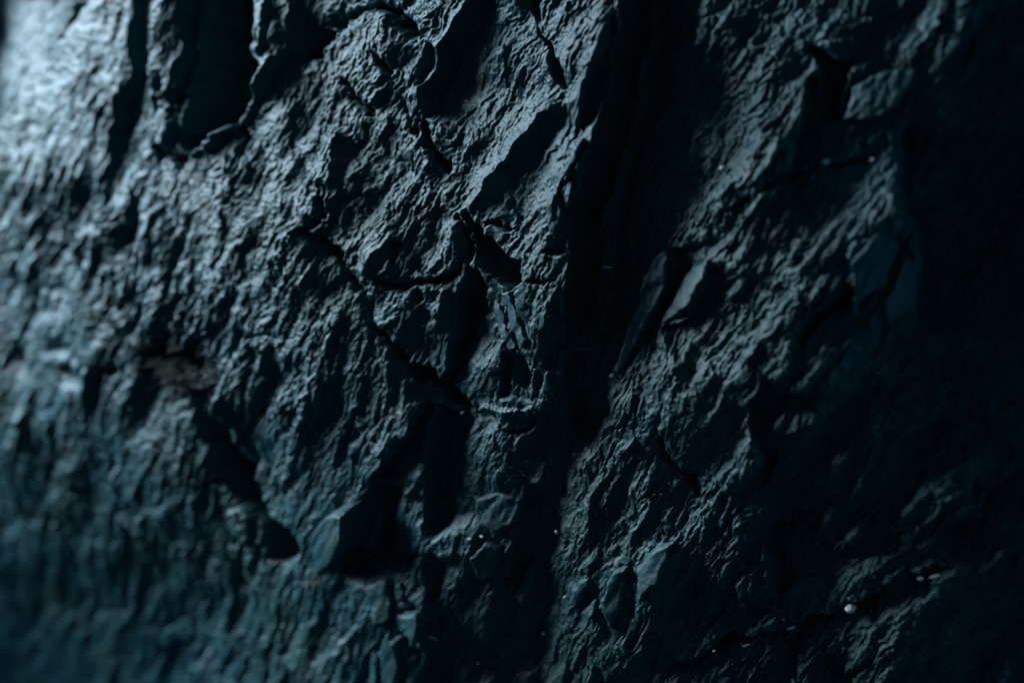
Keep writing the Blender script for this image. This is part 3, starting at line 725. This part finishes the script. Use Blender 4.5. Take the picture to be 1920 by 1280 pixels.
def sky_blocking_wall():  # unseen wall added so sky light enters mainly from the left
    u = np.linspace(-3.2, 10, 120); z = np.linspace(-4.2, 7.5, 110)
    Ug, Zg = np.meshgrid(u, z)
    nn = 3.0 + 0.5 * fbm(Ug / 2.2, Zg / 2.2, 701, 5) + 0.16 * np.abs(fbm(Ug * 1.6, Zg * 1.1, 705, 4)) + 0.5 * np.clip(-2.2 - Ug, 0, 2) ** 2
    nn = nn - 3.4 * sstep(4.0, 9.0, Ug)                         # pinched shut at the right to keep sky light out
    arch = np.clip((Zg - 2.4) / 5.1, 0, 1)                       # the upper part arches over to block the sky from above
    nn = nn - arch ** 0.8 * 4.4 ; Zs = Zg - arch * arch * 2.2
    F = C0 + Ug[..., None] * T + nn[..., None] * N0; F[..., 2] += Zs
    Bk = C0 + Ug[..., None] * T + (nn + 1.2)[..., None] * N0; Bk[..., 2] += Zs + 1.2
    r, c = Ug.shape
    ids = np.arange(r * c).reshape(r, c)
    f = np.stack([ids[:-1, :-1], ids[:-1, 1:], ids[1:, 1:], ids[1:, :-1]], -1).reshape(-1, 4)
    ring = np.concatenate([ids[0, :-1], ids[:-1, -1], ids[-1, :0:-1], ids[:0:-1, 0]])
    nx = np.roll(ring, -1); k = r * c
    side = np.stack([nx, ring, ring + k, nx + k], -1)
    me = new_mesh('added_shade_wall', np.concatenate([F.reshape(-1, 3), Bk.reshape(-1, 3)]), np.concatenate([f, f[:, ::-1] + k, side]), MAT['slate'])
    ob = bpy.data.objects.new('added_shade_wall', me); COL.objects.link(ob)
    ob['kind'] = 'structure'; ob['label'] = 'unseen slate wall and roof added behind the viewer to dim the sky light'
sky_blocking_wall()
def floor_with_shade_bank():
    n = 90
    g = np.linspace(-1, 1, n); g = np.sign(g) * np.abs(g) ** 2.2 * 60
    X, Y = np.meshgrid(g, g)
    Z = -2.6 + 0.25 * fbm(X / 2.0, Y / 2.0, 801, 4) + 3.75 * sstep(2.1, 6.2, -X + 0.4 * Y) * (1 + .25 * fbm(X / 3, Y / 3, 811, 3))      # unseen bank added at the left to block low light
    ids = np.arange(n * n).reshape(n, n)
    f = np.stack([ids[:-1, :-1], ids[:-1, 1:], ids[1:, 1:], ids[1:, :-1]], -1).reshape(-1, 4)
    me = new_mesh('ground', np.stack([X, Y, Z], -1).reshape(-1, 3), f, MAT['slate'])
    ob = bpy.data.objects.new('ground', me); COL.objects.link(ob); ob['kind'] = 'structure'; ob['label'] = 'unseen dark floor below the rock face with a bank added to block low light'
floor_with_shade_bank()

PEB = [(1598, 1135, 12, 10, 20, 'largest white quartz pebble lodged in the lower right crack'),
       (1486, 1171, 10, 3.5, 25, 'flat quartz sliver in the crack left of the largest pebble'),
       (1400, 1207, 9, 3, 15, 'long cream quartz sliver in the crack above its left end'),
       (1344, 1212, 4, 2.5, 15, 'smallest quartz chip at the left end of the lower right crack'),
       (1728, 1080, 7, 4, 10, 'bluish quartz bit in the crack near the right edge'),
       (1754, 1075, 12, 2.5, 15, 'thin quartz streak right of the bluish bit'),
       (1552, 304, 8, 5, 10, 'cream quartz knot on the seam under the dark hole'),
       (1636, 300, 5, 4, 0, 'pale quartz dot further right on the upper seam'),
       (1354, 316, 7, 6, 30, 'quartz knob at the left on the rough upper right slab'),
       (1128, 503, 12, 3, -5, 'thin white quartz sliver in the middle of the gully'),
       (1153, 702, 5, 5, 40, 'blue white quartz chip at the gully edge beside the long tongue'),
       (1044, 996, 4, 4, 0, 'white grain in the gully right of the olive plate'),
       (888, 1005, 5, 2.5, 0, 'left grain of the pair above the bluish plate'),
       (908, 1002, 4, 2.5, -10, 'right grain of the pair above the bluish plate'),
       (818, 1189, 11, 2, -10, 'thin quartz line beside the cracked square stone'),
       (866, 774, 5, 3, 30, 'quartz grain left of the shelf on the crack'),
       (1014, 1192, 3.5, 3.5, 0, 'white grain low on the gully floor'),
       (1061, 1116, 3, 2.5, 30, 'grain beside the round leaf flake'),
       (898, 1241, 3, 3, 0, 'grain near the bottom edge of the gully')]
for i, (x, y, rx, ry, dg, lb) in enumerate(PEB):
    lump('quartz_pebble' if max(rx, ry) > 7 else 'quartz_grain', x, y, rx, ry, dg, lb, 'quartz', seed=i, group='quartz bits in the cracks', sink=-.1 if i == 0 else .2)

def fibres(name, strands, mat, r):
    """thin bent strands, joined: each a five-sided tube along its own path on the wall"""
    V = []; F = []
    for path in strands:
        px = np.array([[p[0] for p in path]], float); py = np.array([[p[1] for p in path]], float)
        u, v = wall_uv(px, py)
        n = base_n(u, v)[0]
        lift = np.array([p[2] for p in path]) * HM
        P = base(u, v)[0] + n * (sample(H, u, v)[0][:, None] * HM + lift[:, None])
        k = len(P)
        tg = np.gradient(P, axis=0); tg /= np.linalg.norm(tg, axis=1, keepdims=True)
        a = np.cross(tg, n); a /= np.linalg.norm(a, axis=1, keepdims=True); b = np.cross(tg, a)
        o0 = len(V)
        for i in range(k):
            rr = r * (1 - 0.6 * abs(2 * i / (k - 1) - 1) ** 2)
            for q in range(5):
                t = 2 * math.pi * q / 5
                V.append(P[i] + rr * (math.cos(t) * a[i] + math.sin(t) * b[i]))
        for i in range(k - 1):
            for q in range(5):
                F.append((o0 + i * 5 + q, o0 + i * 5 + (q + 1) % 5, o0 + (i + 1) * 5 + (q + 1) % 5, o0 + (i + 1) * 5 + q))
    me = new_mesh(name, np.array(V), F, MAT[mat])
    ob = bpy.data.objects.new(name, me); COL.objects.link(ob)
    return ob
rng = random.Random(5)
def strand(x, y, ln, deg, curl, lift, n=9):
    a = math.radians(deg); out = []
    for i in range(n):
        t = i / (n - 1)
        out.append((x, y, 2 + lift * math.sin(math.pi * t)))
        x += ln / n * math.cos(a); y -= ln / n * math.sin(a); a += curl / n + rng.uniform(-.35, .35)
    return out
st = []
for i in range(260):
    t = rng.random()
    x = 272 + 120 * t + rng.gauss(0, 16); y = 652 + 62 * t + rng.gauss(0, 16)
    st.append(strand(x, y, rng.uniform(18, 50), rng.uniform(-70, 70) + (180 if rng.random() < .5 else 0), rng.uniform(-2.4, 2.4), rng.uniform(3, 16)))
o = fibres('dry_moss', st, 'moss', 0.0010); o['kind'] = 'stuff'; o['label'] = 'tangle of dry brown moss in the blurred seam at the left'; o['category'] = 'moss'
for lb, paths in [('pale rootlets curling out of the crack below the pale pitted block', [strand(560, 1090, 60, -10, 1.2, 8, 12), strand(575, 1084, 42, -35, -1.6, 6, 10), strand(590, 1096, 34, 15, 2.0, 6, 9)]),
                  ('thin rootlet hanging down the middle of the gully above the quartz sliver', [strand(1138, 372, 110, -98, .3, 5, 16), strand(1132, 425, 60, -75, -.8, 5, 12)])]:
    o = fibres('rootlet', paths, 'root', 0.0006); o['label'] = lb; o['category'] = 'root'; o['group'] = 'rootlets in the cracks'

def crumbs(name, spots, mat):
    V = []; F = []
    base_d = np.array([(1, 0, 0), (-1, 0, 0), (0, 1, 0), (0, -1, 0), (0, 0, 1), (0, 0, -1)], float)
    tri = [(0, 2, 4), (2, 1, 4), (1, 3, 4), (3, 0, 4), (2, 0, 5), (1, 2, 5), (3, 1, 5), (0, 3, 5)]
    px = np.array([[p[0] for p in spots]], float); py = np.array([[p[1] for p in spots]], float)
    u, v = wall_uv(px, py); n = base_n(u, v)[0]
    P = base(u, v)[0] + n * (sample(H, u, v)[0][:, None] * HM)
    for i, sp in enumerate(spots):
        d = base_d * np.array([[rng.uniform(.5, 1.2)] for _ in range(6)]) * sp[2] * HM
        a = rng.uniform(0, 6.28); ca, sa = math.cos(a), math.sin(a)
        R = np.array([[ca, -sa, 0], [sa, ca, 0], [0, 0, 1]]); d = d @ R.T
        o0 = len(V); V += list(P[i] + d + n[i] * sp[2] * HM * .3)
        F += [tuple(o0 + k for k in t) for t in tri]
    me = new_mesh(name, np.array(V), F, MAT[mat], smooth=False)
    ob = bpy.data.objects.new(name, me); COL.objects.link(ob); return ob
def along(pts, n, spread, smin, smax):
    out = []
    for _ in range(n):
        i = rng.randrange(len(pts) - 1); t = rng.random()
        out.append((pts[i][0] + t * (pts[i + 1][0] - pts[i][0]) + rng.gauss(0, spread), pts[i][1] + t * (pts[i + 1][1] - pts[i][1]) + rng.gauss(0, spread), smin + (smax - smin) * rng.random() ** 3))
    return out
sp = along([(940, 860), (955, 900), (985, 870), (1000, 900)], 70, 9, .8, 2.2) + along([(860, 765), (905, 762), (1000, 760)], 40, 4, .7, 2.0) + along([(925, 798), (985, 802)], 26, 4, .7, 2.2) \
   + along([(940, 1235), (1000, 1250), (1040, 1240), (1085, 1262)], 40, 6, .7, 1.8) + along([(1255, 440), (1390, 385), (1450, 345), (1560, 310), (1700, 300)], 60, 6, .8, 2.6) + along([(1120, 860), (1180, 840), (1140, 800)], 26, 7, .7, 2.0) + along(K if 'K' in globals() else [(1290, 1240), (1480, 1168), (1740, 1075)], 40, 6, .8, 2.4)
o = crumbs('quartz_grit', sp, 'quartz'); o['kind'] = 'stuff'; o['label'] = 'fine pale quartz grit caught in the cracks and seams'; o['category'] = 'grit'
sp = along([(1180, 300), (1150, 500), (1110, 700), (1060, 900), (1000, 1100), (980, 1280)], 260, 34, 1.0, 4.5) + along([(700, 620), (760, 700), (860, 745), (940, 800)], 90, 12, 1.0, 4.0) + along([(560, 1085), (640, 1075), (700, 1050)], 50, 9, 1.0, 3.5)
o = crumbs('slate_crumbs', sp, 'slate'); o['kind'] = 'stuff'; o['label'] = 'small slate crumbs lying on ledges and in the gully'; o['category'] = 'crumbs'
